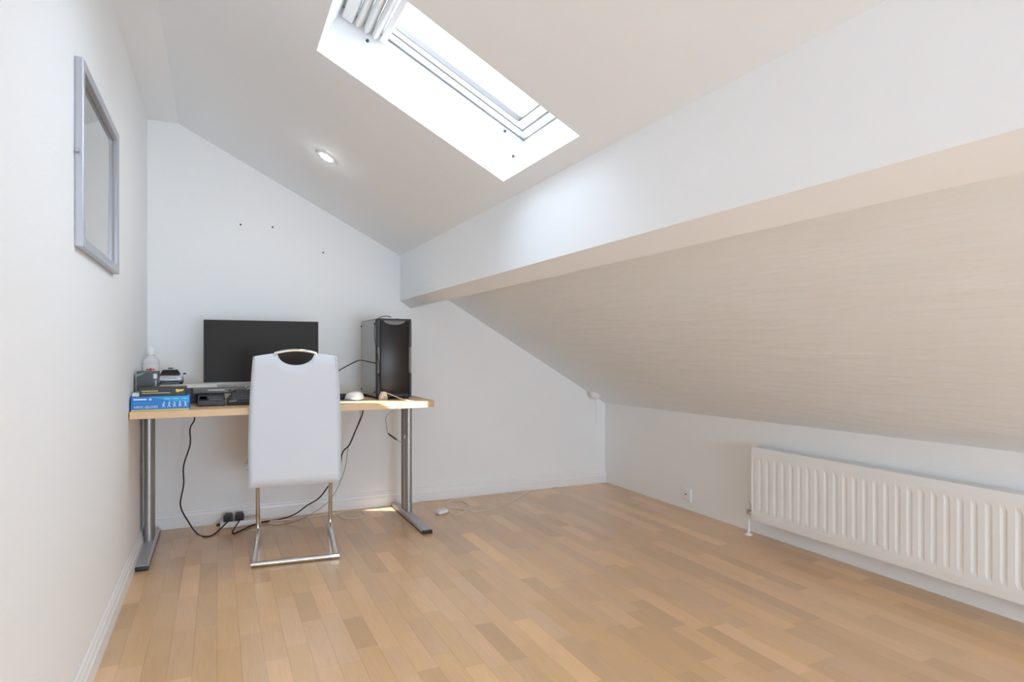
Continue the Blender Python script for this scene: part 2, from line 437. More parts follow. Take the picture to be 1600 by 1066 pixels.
# window added behind the camera, its blind drawn to keep the sun out
w3 = empty('added_window'); tag(w3, 'added white window with a drawn blind, unseen behind the viewer', 'window', kind='structure')
y0, y1 = YR - .10, YR - .04; f = .05
MB().box(RW[0], RW[0] + f, y0, y1, RW[2], RW[3]).build('frame_stile', M['gloss_white'], w3)
MB().box(RW[1] - f, RW[1], y0, y1, RW[2], RW[3]).build('frame_stile', M['gloss_white'], w3)
MB().box(RW[0] + f, RW[1] - f, y0, y1, RW[2], RW[2] + f).build('frame_rail', M['gloss_white'], w3)
MB().box(RW[0] + f, RW[1] - f, y0, y1, RW[3] - f, RW[3]).build('frame_rail', M['gloss_white'], w3)
MB().box(RW[0] + f, RW[1] - f, y0 + .026, y0 + .034, RW[2] + f, RW[3] - f).build('pane', M['glass'], w3)
MB().box(RW[0] + .004, RW[1] - .004, YR - .030, YR - .027, RW[2] + .004, RW[3] - .004).build('added_blind', M['fabric'], w3)

# recessed downlight
dl = empty('downlight'); tag(dl, 'small round recessed downlight glowing in the sloping ceiling', 'light')
dl.matrix_world = Matrix.Translation((.486, 3.179, 1.997)) @ SM.to_3x3().to_4x4()
MB().lathe([(.030, -.0005), (.032, -.004), (.044, -.003), (.047, 0.0005)], 28).build('trim_ring', M['gloss_white'], dl)
MB().lathe([(.031, -.0035), (.026, -.0065), (.012, -.009), (.002, -.0095)], 24).build('lens', M['lamp'], dl)
for s in (-1, 1):
    MB().tube(smooth_path([(s * .046, -.008, -.001), (s * .054, -.006, -.002), (s * .056, .004, -.002), (s * .050, .008, -.001)], 4), .0012, 6).build('spring_clip', M['silver'], dl)

# ------------------------------------------------------------------ mirror on the left wall
mi = empty('wall_mirror', (XL, 2.11, 1.327)); tag(mi, 'rectangular mirror in a pale silver frame hung on the left wall', 'mirror')
W_, H_, T_, f = .71, .539, .021, .030
def rail(poly, name): return poly.build(name, M['alu'], mi)
e = .0015
rail(MB().box(.0005, T_, 0, f, 0, H_, e), 'frame_stile'); rail(MB().box(.0005, T_, W_ - f, W_, 0, H_, e), 'frame_stile')
rail(MB().box(.0005, T_, f, W_ - f, 0, f, e), 'frame_rail'); rail(MB().box(.0005, T_, f, W_ - f, H_ - f, H_, e), 'frame_rail')
MB().box(.001, .005, f - .004, W_ - f + .004, f - .004, H_ - f + .004).build('mirror_glass', M['mirror'], mi)
for a, b_, c, d in ((f, f + .004, f, H_ - f), (W_ - f - .004, W_ - f, f, H_ - f), (f + .004, W_ - f - .004, f, f + .004), (f + .004, W_ - f - .004, H_ - f - .004, H_ - f)):
    MB().box(.005, .009, a, b_, c, d).build('inner_bead', M['silver'], mi)
MB().tube([(.004, -.009, .27), (.012, -.009, .27)], .006, 10).build('side_hook', M['silver'], mi)

# ------------------------------------------------------------------ radiator on the knee wall
ra = empty('radiator', (2.66, 0, .100)); tag(ra, 'long white ribbed panel radiator on the low right wall', 'radiator')
ry0, ry1, rh = .72, 2.525, .402
NF = 36; pit = (ry1 - ry0) / NF
# fluted front sheet
sec = []
for i in range(NF):
    y = ry0 + i * pit
    sec += [(y, 0.0), (y + pit * .48, 0.0), (y + pit * .66, .0030), (y + pit * .82, .0030)]
sec.append((ry1, 0.0))
zs = [0, .034, .05, .072, rh - .072, rh - .05, rh - .034, rh]; dp = [.004, 0, .0, 1, 1, 0, 0, .004]
vs = []; fs = []; nn = len(sec)
for zi, z in enumerate(zs):
    for y, d in sec:
        xx = d if dp[zi] == 1 else (0 if dp[zi] == 0 else dp[zi])
        vs.append((xx, y, z))
for zi in range(len(zs) - 1):
    for i in range(nn - 1):
        a = zi * nn + i; fs.append((a, a + 1, a + 1 + nn, a + nn))
m = MB().add(vs, fs)
k = len(m.v)
m.box(.0095, .014, ry0, ry1, 0.002, rh - .002)
m.build('front_panel', M['radiator'], ra)
MB().box(.070, .085, ry0 + .02, ry1 - .02, .01, rh - .01, .003).build('rear_panel', M['radiator'], ra)
for i in range(24):
    y = ry0 + .05 + i * (ry1 - ry0 - .1) / 23
    MB().box(.016, .068, y, y + .0015, .03, rh - .012).build('fin', M['radiator'], ra)
for y in (ry0, ry1 - .004):
    MB().box(.010, .082, y, y + .004, .005, rh - .002, .0015).build('side_cheek', M['radiator'], ra)
g = MB()
for k in range(4): g.box(.014 + k * .0165, .0215 + k * .0165, ry0 + .004, ry1 - .004, rh - .006, rh - .001)
for i in range(13):
    y = ry0 + .006 + (ry1 - ry0 - .018) * i / 12; g.box(.0215, .0635, y, y + .006, rh - .006, rh - .002)
g.build('top_grille', M['radiator'], ra)
MB().tube([(.030, ry1 + .0, rh - .022), (.030, ry1 + .012, rh - .022)], .008, 10).build('bleed_plug', M['plastic_white'], ra)
for y in (1.0, 2.25): MB().box(.085, .0965, y, y + .03, .04, rh - .03, .001).build('wall_bracket', M['silver'], ra)
v = empty('radiator_valve', (2.688, ry1 + .045, 0)); tag(v, 'white radiator valve and pipe rising from the floor', 'valve')
MB().tube([(0, 0, 0), (0, 0, .150)], .0075, 10).build('pipe', M['gloss_white'], v)
MB().lathe([(.019, 0), (.019, .004), (.010, .009), (.008, .012)], 16).build('pipe_collar', M['gloss_white'], v)
MB().lathe([(.010, .118), (.012, .122), (.012, .142), (.010, .146)], 14).build('union_nut', M['silver'], v)
MB().lathe([(.010, .146), (.013, .150), (.013, .172), (.009, .180), (.006, .186)], 14).build('valve_head', M['plastic_white'], v)
MB().tube([(0, 0, .128), (0, -.041, .128)], .007, 10).build('tail', M['gloss_white'], v)

# outlet plate on the knee wall
so = empty('wall_outlet', (XR, 3.153, .097)); tag(so, 'small square white outlet plate low on the right wall', 'socket')
MB().box(-.010, 0, -.042, .042, -.042, .042, .003, seg=2).build('cover_plate', M['plastic_white'], so)
MB().box(-.0115, -.0095, -.026, .026, -.026, .026, .0008).build('insert', M['gloss_white'], so)
MB().lathe([(.005, 0), (.005, .003), (.002, .0031)], 12, Matrix.Translation((-.011, 0, .004)) @ Matrix.Rotation(-PI / 2, 4, 'Y')).build('jack', M['black'], so)

# little dome in the corner, under the lower slope
p = on(925, 613, .70); 
de = empty('corner_sensor', (2.62, 4.03, LZ(2.62, 4.03))); tag(de, 'small white domed sensor with a hanging cord in the far right corner', 'sensor')
sr = Matrix.Rotation(math.atan(.587), 4, 'Y')
MB().lathe([(.045, 0.001), (.046, -.010), (.044, -.014)], 24, sr).build('base', M['plastic_white'], de)
MB().lathe([(.040, -.014), (.038, -.024), (.028, -.036), (.012, -.042), (.002, -.043)], 24, sr).build('dome', M['plastic_white'], de)
MB().tube(smooth_path([(.0, .0, -.035), (.02, .02, -.10), (.028, .03, -.16), (.026, .032, -.235)], 5), .0018, 6).build('cord', M['cord_white'], de)

# ------------------------------------------------------------------ desk
DX0, DX1, DY0, DY1, DZ = -.362, 1.092, 3.262, 4.07, .755
dk = empty('desk', ((DX0 + DX1) / 2, (DY0 + DY1) / 2, 0)); tag(dk, 'beech desk on silver T-shaped legs against the back wall', 'desk')
ox, oy = dk.location.x, dk.location.y
def dk_top():
    r = .075; pts = [(DX0, DY0), (DX1 - r, DY0)]
    for j in range(1, 9):
        a = -PI / 2 + j / 8 * PI / 2; pts.append((DX1 - r + r * math.cos(a), DY0 + r + r * math.sin(a)))
    pts += [(DX1, DY1), (DX0, DY1)]
    return [(a - ox, b_ - oy) for a, b_ in pts]
top = MB().prism(dk_top(), DZ - .033, DZ, axis='z').build('desk_top', M['desk'], dk)
pts = dk_top()[:10]
m = MB()
vs = []; 
for i, (a, b_) in enumerate(pts):
    d = Vector((0, -1)) if i <= 1 else Vector((math.sin((i - 1) / 8 * PI / 2), -math.cos((i - 1) / 8 * PI / 2)))
    for z in (DZ - .032, DZ - .001): vs += [(a + d.x * .0012, b_ + d.y * .0012, z), (a, b_, z)]
fs = []
for i in range(len(pts) - 1):
    q = i * 4; fs += [(q, q + 4, q + 6, q + 2), (q + 2, q + 6, q + 7, q + 3), (q, q + 1, q + 5, q + 4)]
m.add(vs, fs).build('edge_band', M['desk_edge'], top)
LEGY = 3.80
for lx, foot_w in ((-.328, .060), (1.066, .056)):
    lg = MB()
    for dy in (-.052, .036):
        lg.tube([(lx - ox, LEGY + dy - oy, .030), (lx - ox, LEGY + dy - oy, DZ - .045)], .0215, 18)
    lg.box(lx - ox - .014, lx - ox + .014, LEGY - .052 - oy, LEGY + .036 - oy, .04, DZ - .05)
    lgo = lg.build('leg', M['steel'], dk)
    MB().box(lx - ox - .026, lx - ox + .026, LEGY - .25 - oy, DY1 - .06 - oy, DZ - .055, DZ - .033, .003).build('support_arm', M['steel'], lgo)
    # foot: long bar, low at the ends, higher under the post
    fy0, fy1 = 3.362, 4.068
    def ft(y, base):
        t = abs((y - LEGY) / (LEGY - fy0 if y < LEGY else fy1 - LEGY)); return base + .034 - .020 * t
    vs = []; fs = []; rows = 12
    for i in range(rows + 1):
        y = fy0 + .012 + (fy1 - fy0 - .024) * i / rows; w = foot_w / 2
        z = ft(y, .008)
        for dx_, zz in ((-w, .007), (-w, z - .008), (-w + .007, z), (w - .007, z), (w, z - .008), (w, .007)): vs.append((lx - ox + dx_, y - oy, zz))
    for i in range(rows):
        for j in range(5): fs.append((i * 6 + j, i * 6 + j + 1, i * 6 + j + 7, i * 6 + j + 6))
        fs.append((i * 6 + 5, i * 6, i * 6 + 6, i * 6 + 11))
    fs += [tuple(range(6)), tuple(range(rows * 6 + 5, rows * 6 - 1, -1))]
    fo = MB().add(vs, fs).build('foot', M['foot'], dk)
    MB().box(lx - ox - foot_w / 2 - .001, lx - ox + foot_w / 2 + .001, fy0 - oy, fy1 - oy, 0.0, .0075, .002).build('foot_pad', M['black'], fo)
    MB().box(lx - ox - foot_w / 2 - .0012, lx - ox + foot_w / 2 + .0012, fy0 - .003 - oy, fy0 + .014 - oy, .001, .019, .003, seg=2).build('end_cap', M['black'], fo)
MB().box(DX0 + .08 - ox, DX1 - .09 - ox, LEGY - .06 - oy, LEGY - .03 - oy, DZ - .055, DZ - .033, .002).build('cross_beam', M['steel'], dk)

# ------------------------------------------------------------------ chair
ch = empty('dining_chair', (.369, 3.458, 0), math.radians(-5.5)); tag(ch, 'white high-backed cantilever chair with chrome frame pulled up to the desk', 'chair')
for s in (-1, 1):
    pth = fillet([(s * .19, -.285, .012), (s * .195, .285, .012), (s * .195, .235, .40), (s * .195, -.16, .425)], .05, 8)
    lg = MB().tube(pth, .0115, 14).build('leg', M['chrome'], ch)
    MB().box(s * .195 - .010, s * .195 + .010, .205, .245, -.0, .0035, .001).build('glide', M['black'], lg)
    MB().tube([(s * .175, -.285, .0042), (s * .198, -.285, .0042)], .0042, 8).build('glide', M['black'], lg)
MB().tube([(-.203, -.285, .0135), (.203, -.285, .0135)], .0135, 16).build('crossbar', M['chrome'], ch)
# seat cushion
m = MB(); vs = []; fs = []; nx, ny = 14, 12
def seat_pt(i, j, topside):
    u = i / nx * 2 - 1; w = j / ny
    x = u * .228 - .012; y = -.20 + w * .46
    e = min(1, max(0, (1 - abs(u)) / .12)) ; e2 = min(1, max(0, min(w, 1 - w) / .10)); q = math.sqrt(max(0, 1 - (1 - min(e, e2)) ** 2))
    return (x, y, .462 + (.034 if topside else -.030) * q + (.008 * (w - .5)))
for tsd in (1, 0):
    for j in range(ny + 1):
        for i in range(nx + 1): vs.append(seat_pt(i, j, tsd))
q = (nx + 1) * (ny + 1)
for tsd in (0, 1):
    for j in range(ny):
        for i in range(nx):
            a = tsd * q + j * (nx + 1) + i; fs.append((a, a + 1, a + nx + 2, a + nx + 1))
seat = m.add(vs, fs, True).build('seat', M['leather'], ch, 80)
# backrest with a hand hole at the top
NXB, NZB = 44, 26
def back_y(z): t = (z - .36) / .67; return -.205 - .045 * t - .055 * t * t
def zt(x):
    base = 1.028 - .022 * (abs(x) / .19) ** 1.6
    if abs(x) < .0835: return 1.018 - .056 * math.sqrt(max(0, 1 - (x / .0835) ** 2))
    return base
def half_w(z): t = (z - .36) / .67; return .2165 + .016 * t - .042 * max(0, t) ** 2
cols = [-1 + 2 * i / NXB for i in range(NXB + 1)]
cols = sorted(set([round(c, 4) for c in cols] + [-.424, .424, -.440, .440]))
vs = []; fs = []; nc = len(cols); ZB = .362
for side in (-1, 1):
    for j in range(NZB + 1):
        for c in cols:
            x = c * half_w(.36 + .67 * j / NZB); ztop = zt(c * .195)
            t = j / NZB; z = ZB + .0 + (ztop - ZB) * t
            z = ZB + (ztop - ZB) * t
            x = c * half_w(z)
            ed = min((1 - abs(c)) * .21, (z - ZB), (ztop - z) if abs(c) > .43 else (ztop - z) + .004)
            q = math.sqrt(max(0, 1 - (1 - min(1, ed / .022)) ** 2))
            vs.append((x, back_y(z) + side * .023 * q, z))
q = nc * (NZB + 1)
for k in (0, 1):
    for j in range(NZB):
        for i in range(nc - 1):
            a = k * q + j * nc + i; fs.append((a, a + 1, a + nc + 1, a + nc))
bk = MB().add(vs, fs, True).build('backrest', M['leather'], ch, 85)
for s in (-1, 1):
    MB().tube([(x, back_y(z) - .0245 + .002, z) for x, z in [(s * (half_w(ZB + .64 * k / 20) - .012), ZB + .02 + .62 * k / 20) for k in range(21)]], .0022, 6).build('seam', M['leather'], bk)
hp = []
for k in range(15):
    a = k / 14 * 2 - 1; x = a * .094; z = 1.034 - .014 * a * a
    hp.append((x, back_y(1.03) - .002, z))
MB().tube([(hp[0][0] - .004, hp[0][1] + .003, 1.000)] + hp + [(hp[-1][0] + .004, hp[-1][1] + .003, 1.000)], .0075, 12).build('handle', M['chrome'], ch)

# ------------------------------------------------------------------ monitor
mo = empty('monitor', (.228, 3.75, DZ)); tag(mo, 'large black flat monitor standing in the middle of the desk', 'monitor')
z0, z1 = .088, .447; hw = .300
MB().box(-hw, hw, .0, .022, z0, z1, .003, seg=2).build('housing', M['dark'], mo)
MB().box(-hw + .002, hw - .002, -.0016, .0005, z0 + .018, z1 - .002).build('screen', M['screen'], mo)
MB().box(-hw + .001, hw - .001, -.004, .001, z0 - .001, z0 + .017, .001).build('chin', M['silver'], mo)
MB().box(-.15, .15, .022, .055, z0 + .07, z0 + .27, .012, seg=2).build('rear_cover', M['dark'], mo)
MB().box(-.035, .035, .050, .075, .008, z0 + .20, .004).build('stand_neck', M['silver'], mo)
MB().box(-.12, .12, -.02, .16, 0, .010, .003).build('stand_base', M['silver'], mo)

# ------------------------------------------------------------------ computer tower
pc = empty('computer_tower', (.912, 3.50, DZ), 0); tag(pc, 'black tower computer standing on the right end of the desk', 'computer')
w, d, h = .102, .43, .462
MB().box(-w + .004, w, .03, d, .010, h, .003).build('case', M['dark'], pc)
sp = MB().box(-w, -w + .004, .028, d - .004, .014, h - .006, .001).build('side_panel', M['case_side'], pc)
for zz in (h - .03, .04):
    for yy in (.05, d - .025):
        MB().tube([(-w - .003, yy, zz), (-w, yy, zz)], .006, 10).build('thumb_screw', M['black'], sp)
MB().box(-w + .002, w, .002, .03, .010, h, .004).build('front_frame', M['black'], pc)
MB().box(-w + .022, w - .020, -.006, .003, .030, h - .012, .003, seg=2).build('front_panel', M['black_gloss'], pc)
arc = []
for k in range(13):
    a = PI * k / 12; arc.append((.062 * math.cos(a) + .001, h - .012 - .024 * math.sin(a)))
MB().prism(arc, -.0078, -.004).build('front_badge', M['grey'], pc)
for s, x in ((-1, -w + .011), (1, w - .010)):
    MB().box(x - .008, x + .008, -.009, .003, .300, h - .014, .003).build('edge_trim', M['dark'], pc)
    MB().box(x - .006, x + .006, -.005, .003, .150, .300, .002).build('edge_trim', M['grey'], pc)
    MB().box(x - .008, x + .008, -.009, .003, .020, .150, .003).build('edge_trim', M['black'], pc)
for fx in (-.08, .08):
    for fy in (.04, .39): MB().box(fx - .014, fx + .014, fy - .014, fy + .014, 0, .0105, .002).build('rubber_foot', M['black'], pc)
MB().tube([(.035, .06, h - .001), (.035, .06, h + .004)], .006, 10).build('power_button', M['dark'], pc)

# ------------------------------------------------------------------ cartons and bits at the left end of the desk
def carton(name, loc, sx, sy, sz, m, label, cat='box', rz=0):
    r = empty(name, loc, rz); tag(r, label, cat)
    MB().box(-sx / 2, sx / 2, 0, sy, 0, sz, .001).build('carton', m, r)
    return r
def text_mesh(txt, size, loc, m, parent, shear=0.0, xscale=1.0, name='lettering'):
    c = bpy.data.curves.new('t', 'FONT'); c.body = txt; c.size = size; c.extrude = .0002; c.shear = shear; c.resolution_u = 2
    t = bpy.data.objects.new('t', c); COL.objects.link(t)
    dg = bpy.context.evaluated_depsgraph_get()
    me = bpy.data.meshes.new_from_object(t.evaluated_get(dg)); bpy.data.objects.remove(t)
    me.transform(Matrix.Rotation(PI / 2, 4, 'X') @ Matrix.Diagonal((xscale, 1, 1, 1)))
    me.materials.clear(); me.materials.append(m)
    o = bpy.data.objects.new(name, me); COL.objects.link(o); o.parent = parent; o.location = loc
    return o
b1 = carton('glove_box', (-.2415, 3.290, DZ), .236, .125, .066, M['blue'], 'blue carton of vinyl gloves on the front left corner of the desk')
MB().box(-.1175, .1175, -.0008, .0004, .0005, .006).build('yellow_band', M['yellow'], b1)
MB().prism([(-.05, .066), (.118, .066), (.118, .034), (.04, .044)], -.0006, .0004).build('light_panel', M['light_blue'], b1)
text_mesh('VINYL GLOVES', .0165, (-.108, -.001, .0125), M['print_white'], b1, .25, .88)
MB().box(-.108, -.056, -.0012, 0, .0505, .0565).build('title_strip', M['print_white'], b1)
MB().box(-.108, -.040, -.0010, 0, .0345, .0380).build('subtitle_strip', M['light_blue'], b1)
star = []
for k in range(10):
    a = PI / 2 + k * PI / 5; r = .0075 if k % 2 == 0 else .0032; star.append((-.041 + r * math.cos(a), .053 + r * math.sin(a)))
MB().prism(star, -.0012, 0).build('star_mark', M['print_white'], b1)
for k in range(5):
    x = .012 + k * .0225; ic = MB()
    sg = [(0, .014), (.004, .022), (-.003, .028)][k % 3]
    ic.tube([(x - .005, -.0006, .016), (x, -.0006, .024), (x + .004, -.0006, .034)], .0016, 5)
    ic.tube([(x + .006, -.0006, .016), (x, -.0006, .025), (x - .006 + sg[0], -.0006, .031)], .0014, 5)
    ic.lathe([(.003, 0), (.003, .001), (.001, .0012)], 8, Matrix.Translation((x + .002 - .001 * k, -.0002, .037)) @ Matrix.Rotation(PI / 2, 4, 'X'))
    ic.build('pictogram', M['print_white'], b1)
for k in range(3):
    MB().box(.015 + k * .036, .015 + k * .036 + .022, -.0010, 0, .0535, .0555).build('caption_strip', M['print_white'], b1)

b2 = carton('black_carton', (-.233, 3.305, DZ + .066), .190, .10, .042, M['carton_black'], 'flat black carton with gold print lying on the blue glove carton')
MB().box(-.085, -.02, -.0008, 0, .0225, .0265).build('gold_print', M['yellow'], b2)
MB().box(-.085, .03, -.0008, 0, .0140, .0165).build('gold_print', M['cream'], b2)
MB().prism([(.052, .022), (.060, .016), (.068, .020), (.084, .022), (.086, .031), (.070, .029), (.054, .032)], -.0008, 0).build('gold_mark', M['yellow'], b2)
wp = empty('folded_paper', (-.341, 3.305, DZ + .066)); tag(wp, 'folded white paper beside the black carton on the glove carton', 'paper')
MB().box(-.016, .014, 0, .08, 0, .012, .003).build('folded_sheet', M['paper'], wp)
MB().box(-.015, .012, .004, .075, .0125, .016, .001).build('folded_sheet', M['paper'], wp)

b3 = carton('slate_carton', (-.308, 3.455, DZ), .092, .075, .178, M['carton_slate'], 'upright dark slate carton with teal curves behind the glove carton')
MB().prism([(-.045, .086), (-.015, .091), (.010, .086), (.016, .076), (.016, .060), (.006, .078), (-.015, .084), (-.045, .076)], -.0008, 0).build('teal_curve', M['teal'], b3)
MB().prism([(-.045, .152), (-.025, .162), (-.008, .174), (-.025, .170), (-.045, .163)], -.0008, 0).build('teal_curve', M['teal'], b3)
MB().box(.024, .040, -.0010, 0, .142, .166).build('white_sticker', M['paper'], b3)
MB().box(.031, .038, -.0010, 0, .095, .134).build('side_print', M['silver'], b3)
MB().box(.031, .038, -.0010, 0, .078, .090).build('side_print', M['silver'], b3)

bo = empty('sanitiser_bottle', (-.324, 3.815, DZ)); tag(bo, 'clear bottle with white cap and red printed label in the corner behind the cartons', 'bottle')
MB().lathe([(.034, 0), (.041, .006), (.041, .205), (.036, .228), (.020, .247), (.016, .252), (.016, .262)], 24).build('body', M['clear'], bo)
MB().lathe([(.0195, .258), (.0195, .284), (.017, .288), (.010, .290), (.008, .305), (.003, .306)], 20).build('cap', M['plastic_white'], bo)
lb = MB().lathe([(.0415, .12), (.0418, .121), (.0418, .203), (.0415, .204)], 24).build('label', M['paper'], bo)
for k in (-1, 0, 1):
    a = -PI / 2 + k * .33 + .02; c, s = math.cos(a), math.sin(a)
    mm = Matrix.Translation((.0419 * c, .0419 * s, .178)) @ Matrix.Rotation(a + PI / 2, 4, 'Z')
    z = .010 if k == 0 else .005
    MB().prism([(-.008, 0), (0, -z), (.008, 0), (0, z)], -.001, .001, mm).build('red_mark', M['red'], lb)

sb = carton('white_carton', (-.224, 3.56, DZ), .118, .165, .106, M['paper'], 'plain white carton under the toy car')
MB().box(.005, .035, -.0008, 0, .088, .100).build('black_stamp', M['black'], sb)
# toy car facing the viewer
tc = empty('toy_car', (-.224, 3.643, DZ + .106)); tag(tc, 'small silver and black toy car on a white carton', 'toy car')
body = []
prof = [(-.058, .012), (-.062, .026), (-.040, .040), (.05, .044), (.075, .040), (.078, .014)]
def loft(sections):
    """sections of (y, [(x,z)...]) joined"""
    vs = []; fs = []; n = len(sections[0][1])
    for y, sec in sections:
        for x, z in sec: vs.append((x, y, z))
    for i in range(len(sections) - 1):
        for j in range(n):
            k = (j + 1) % n; fs.append((i * n + j, i * n + k, (i + 1) * n + k, (i + 1) * n + j))
    fs += [tuple(range(n)), tuple(range(len(sections) * n - 1, (len(sections) - 1) * n - 1, -1))]
    return MB().add(vs, fs, True)
def ring(hw, zb, ztop, r=.35):
    return [(-hw, zb + .3 * (ztop - zb)), (-hw * .92, zb), (hw * .92, zb), (hw, zb + .3 * (ztop - zb)), (hw * .97, ztop - r * .3 * (ztop - zb)), (hw * .8, ztop), (-hw * .8, ztop), (-hw * .97, ztop - r * .3 * (ztop - zb))]
loft([(-.070, ring(.048, .012, .026)), (-.060, ring(.057, .010, .036)), (-.030, ring(.059, .010, .046)), (.060, ring(.059, .010, .048)), (.085, ring(.054, .014, .044))]).build('body', M['car_silver'], tc)
loft([(-.028, ring(.046, .045, .048)), (-.004, ring(.038, .045, .072)), (.038, ring(.037, .045, .073)), (.065, ring(.046, .045, .050))]).build('cabin', M['black_gloss'], tc)
MB().box(-.034, .034, -.002, .040, .0725, .0765, .0015).build('roof', M['car_silver'], tc)
MB().box(-.010, .012, .004, .022, .0765, .084, .002).build('roof_scoop', M['dark'], tc)
MB().box(-.050, .050, -.0735, -.058, .008, .021, .002).build('bumper', M['navy'], tc)
MB().box(-.022, .022, -.0745, -.060, .020, .030, .001).build('grille', M['car_silver'], tc)
for s in (-1, 1):
    MB().box(s * .046 - .010, s * .046 + .010, -.0705, -.055, .024, .033, .002).build('headlamp', M['print_white'], tc)
    MB().box(s * .066 - .007, s * .066 + .007, -.014, -.006, .048, .057, .002).build('wing_mirror', M['dark'], tc)
    for y in (-.038, .052):
        MB().lathe([(.010, 0), (.017, .001), (.017, .013), (.010, .014)], 16, Matrix.Translation((s * .052 - .007, y, .017)) @ Matrix.Rotation(PI / 2, 4, 'Y')).build('wheel', M['black'], tc)

# ------------------------------------------------------------------ in front of the monitor
cn = empty('media_box', (.012, 3.435, DZ)); tag(cn, 'flat black electronics box at the front of the desk left of the keyboard', 'electronics')
MB().box(-.105, .020, .0, .215, .002, .030, .003).build('lower_body', M['dark'], cn)
MB().box(-.100, .018, .030, .215, .031, .0515, .003).build('upper_body', M['black'], cn)
MB().box(-.055, .010, .010, .028, .0305, .0345, .001).build('front_strip', M['grey'], cn)
MB().box(-.106, -.060, .030, .18, .030, .052, .003).build('end_block', M['black'], cn)
for x in (-.09, .008): MB().box(x - .008, x + .008, .01, .18, 0, .0025).build('rubber_foot', M['black'], cn)
br = empty('sound_bar', (.010, 3.592, DZ + .0521)); tag(br, 'slim grey sound bar lying on the black electronics box', 'speaker')
MB().box(-.130, .122, .0, .07, .0, .032, .008, seg=3).build('body', M['grey'], br)
MB().box(-.060, .020, -.0008, .002, .016, .024, .0006).build('front_strip', M['silver'], br)
for x in (-.052, -.030): MB().lathe([(.005, 0), (.005, .002), (.003, .003)], 12, Matrix.Translation((x, .0, .020)) @ Matrix.Rotation(PI / 2, 4, 'X')).build('knob', M['silver'], br)
MB().box(.038, .052, -.0012, .002, .012, .022, .0006).build('port', M['black'], br)
nb_ = empty('cream_book', (-.085, 3.668, DZ + .0816)); tag(nb_, 'cream book on a dark box left of the monitor', 'book')
MB().box(-.085, .080, .0, .075, .0, .003, .0006).build('cover', M['cream'], nb_)
MB().box(-.082, .078, .003, .072, .0031, .0155).build('pages', M['paper'], nb_)
MB().box(-.085, .080, .0, .075, .0156, .0186, .0006).build('cover', M['cream'], nb_)
db = empty('dark_box', (-.082, 3.672, DZ)); tag(db, 'dark navy box under the cream book beside the monitor', 'box')
MB().box(-.070, .065, 0, .068, 0, .0815, .002).build('carton', M['navy'], db)
MB().box(-.055, -.025, -.0008, 0, .04, .07).build('printed_panel', M['dark'], db)

kb = empty('keyboard', (.262, 3.432, DZ)); tag(kb, 'dark grey keyboard tilted up behind the chair', 'keyboard')
KM = Matrix.Rotation(math.radians(20), 4, 'X')
MB().prism([(-.225, 0), (.215, 0), (.222, .02), (.222, .150), (.215, .158), (-.185, .158), (-.225, .05)], .003, .018, KM, axis='z').build('base', M['dark'], kb)
m = MB()
for r in range(6):
    for c in range(22):
        x = -.196 + c * .0188; y = .020 + r * .0222
        if x < -.215 + r * .006: continue
        m.box(x, x + .0160, y, y + .0180, .018, .0245, 0, KM)
ko = m.build('keycaps', M['key'], kb); tag(ko, kind='stuff')
for k in range(3): MB().lathe([(.005, .018), (.005, .0215), (.003, .022)], 10, KM @ Matrix.Translation((-.206 + .012 * k, .010 + .004 * k, 0))).build('knob', M['silver'], kb)
for x in (-.16, .17): MB().box(x, x + .03, .132, .142, 0, .052, .001).build('tilt_foot', M['dark'], kb)

mp_ = empty('mouse_mat', (.665, 3.455, DZ)); tag(mp_, 'thin dark mat under the white mouse', 'mouse mat')
MB().box(-.09, .06, 0, .15, 0, .003, .001).build('mat', M['dark'], mp_)
ms = empty('computer_mouse', (.690, 3.520, DZ + .003), math.radians(38)); tag(ms, 'white computer mouse on the desk right of the chair', 'mouse')
vs = []; fs = []; na, nz = 20, 8
def mouse_shell(z0, z1f):
    vs = []; fs = []
    for i in range(nz + 1):
        t = i / nz; sc = math.cos(t * PI / 2) ** .55 if i < nz else .04
        for j in range(na):
            a = 2 * PI * j / na; cx_, cy_ = math.cos(a), math.sin(a)
            x = .036 * abs(cx_) ** .8 * (1 if cx_ > 0 else -1); y = .060 * abs(cy_) ** .9 * (1 if cy_ > 0 else -1)
            z = z0 + (z1f - z0) * math.sin(t * PI / 2) * (1 - .18 * (y * sc / .06))
            vs.append((x * sc, y * sc, z))
    for i in range(nz):
        for j in range(na):
            a, b_ = i * na + j, i * na + (j + 1) % na; fs.append((a, b_, b_ + na, a + na))
    fs.append(tuple(range(na))); fs.append(tuple(range(nz * na, nz * na + na)))
    return vs, fs
vs, fs = mouse_shell(.004, .045); MB().add(vs, fs, True).build('shell', M['plastic_white'], ms, 60)
MB().box(-.030, .030, -.050, .050, 0, .0045, .002).build('sole', M['silver'], ms)
MB().tube([(-.004, .040, .031), (.004, .040, .031)], .008, 14).build('scroll_wheel', M['grey'], ms)
MB().tube([(0, .050, .0285), (0, .030, .0385), (0, .006, .0435)], .0011, 5).build('button_split', M['grey'], ms)
ad = empty('power_adapter', (.640, 3.575, DZ + .0031), .15); tag(ad, 'small black power adapter behind the white mouse', 'adapter')
MB().box(-.050, .020, 0, .04, 0, .030, .005, seg=2).build('body', M['dark'], ad)
MB().tube(smooth_path([(.020, .02, .015), (.05, .01, .034), (.085, .015, .036), (.125, .03, .012), (.17, .02, .005)], 6), .0025, 6).build('lead', M['cord_black'], ad)

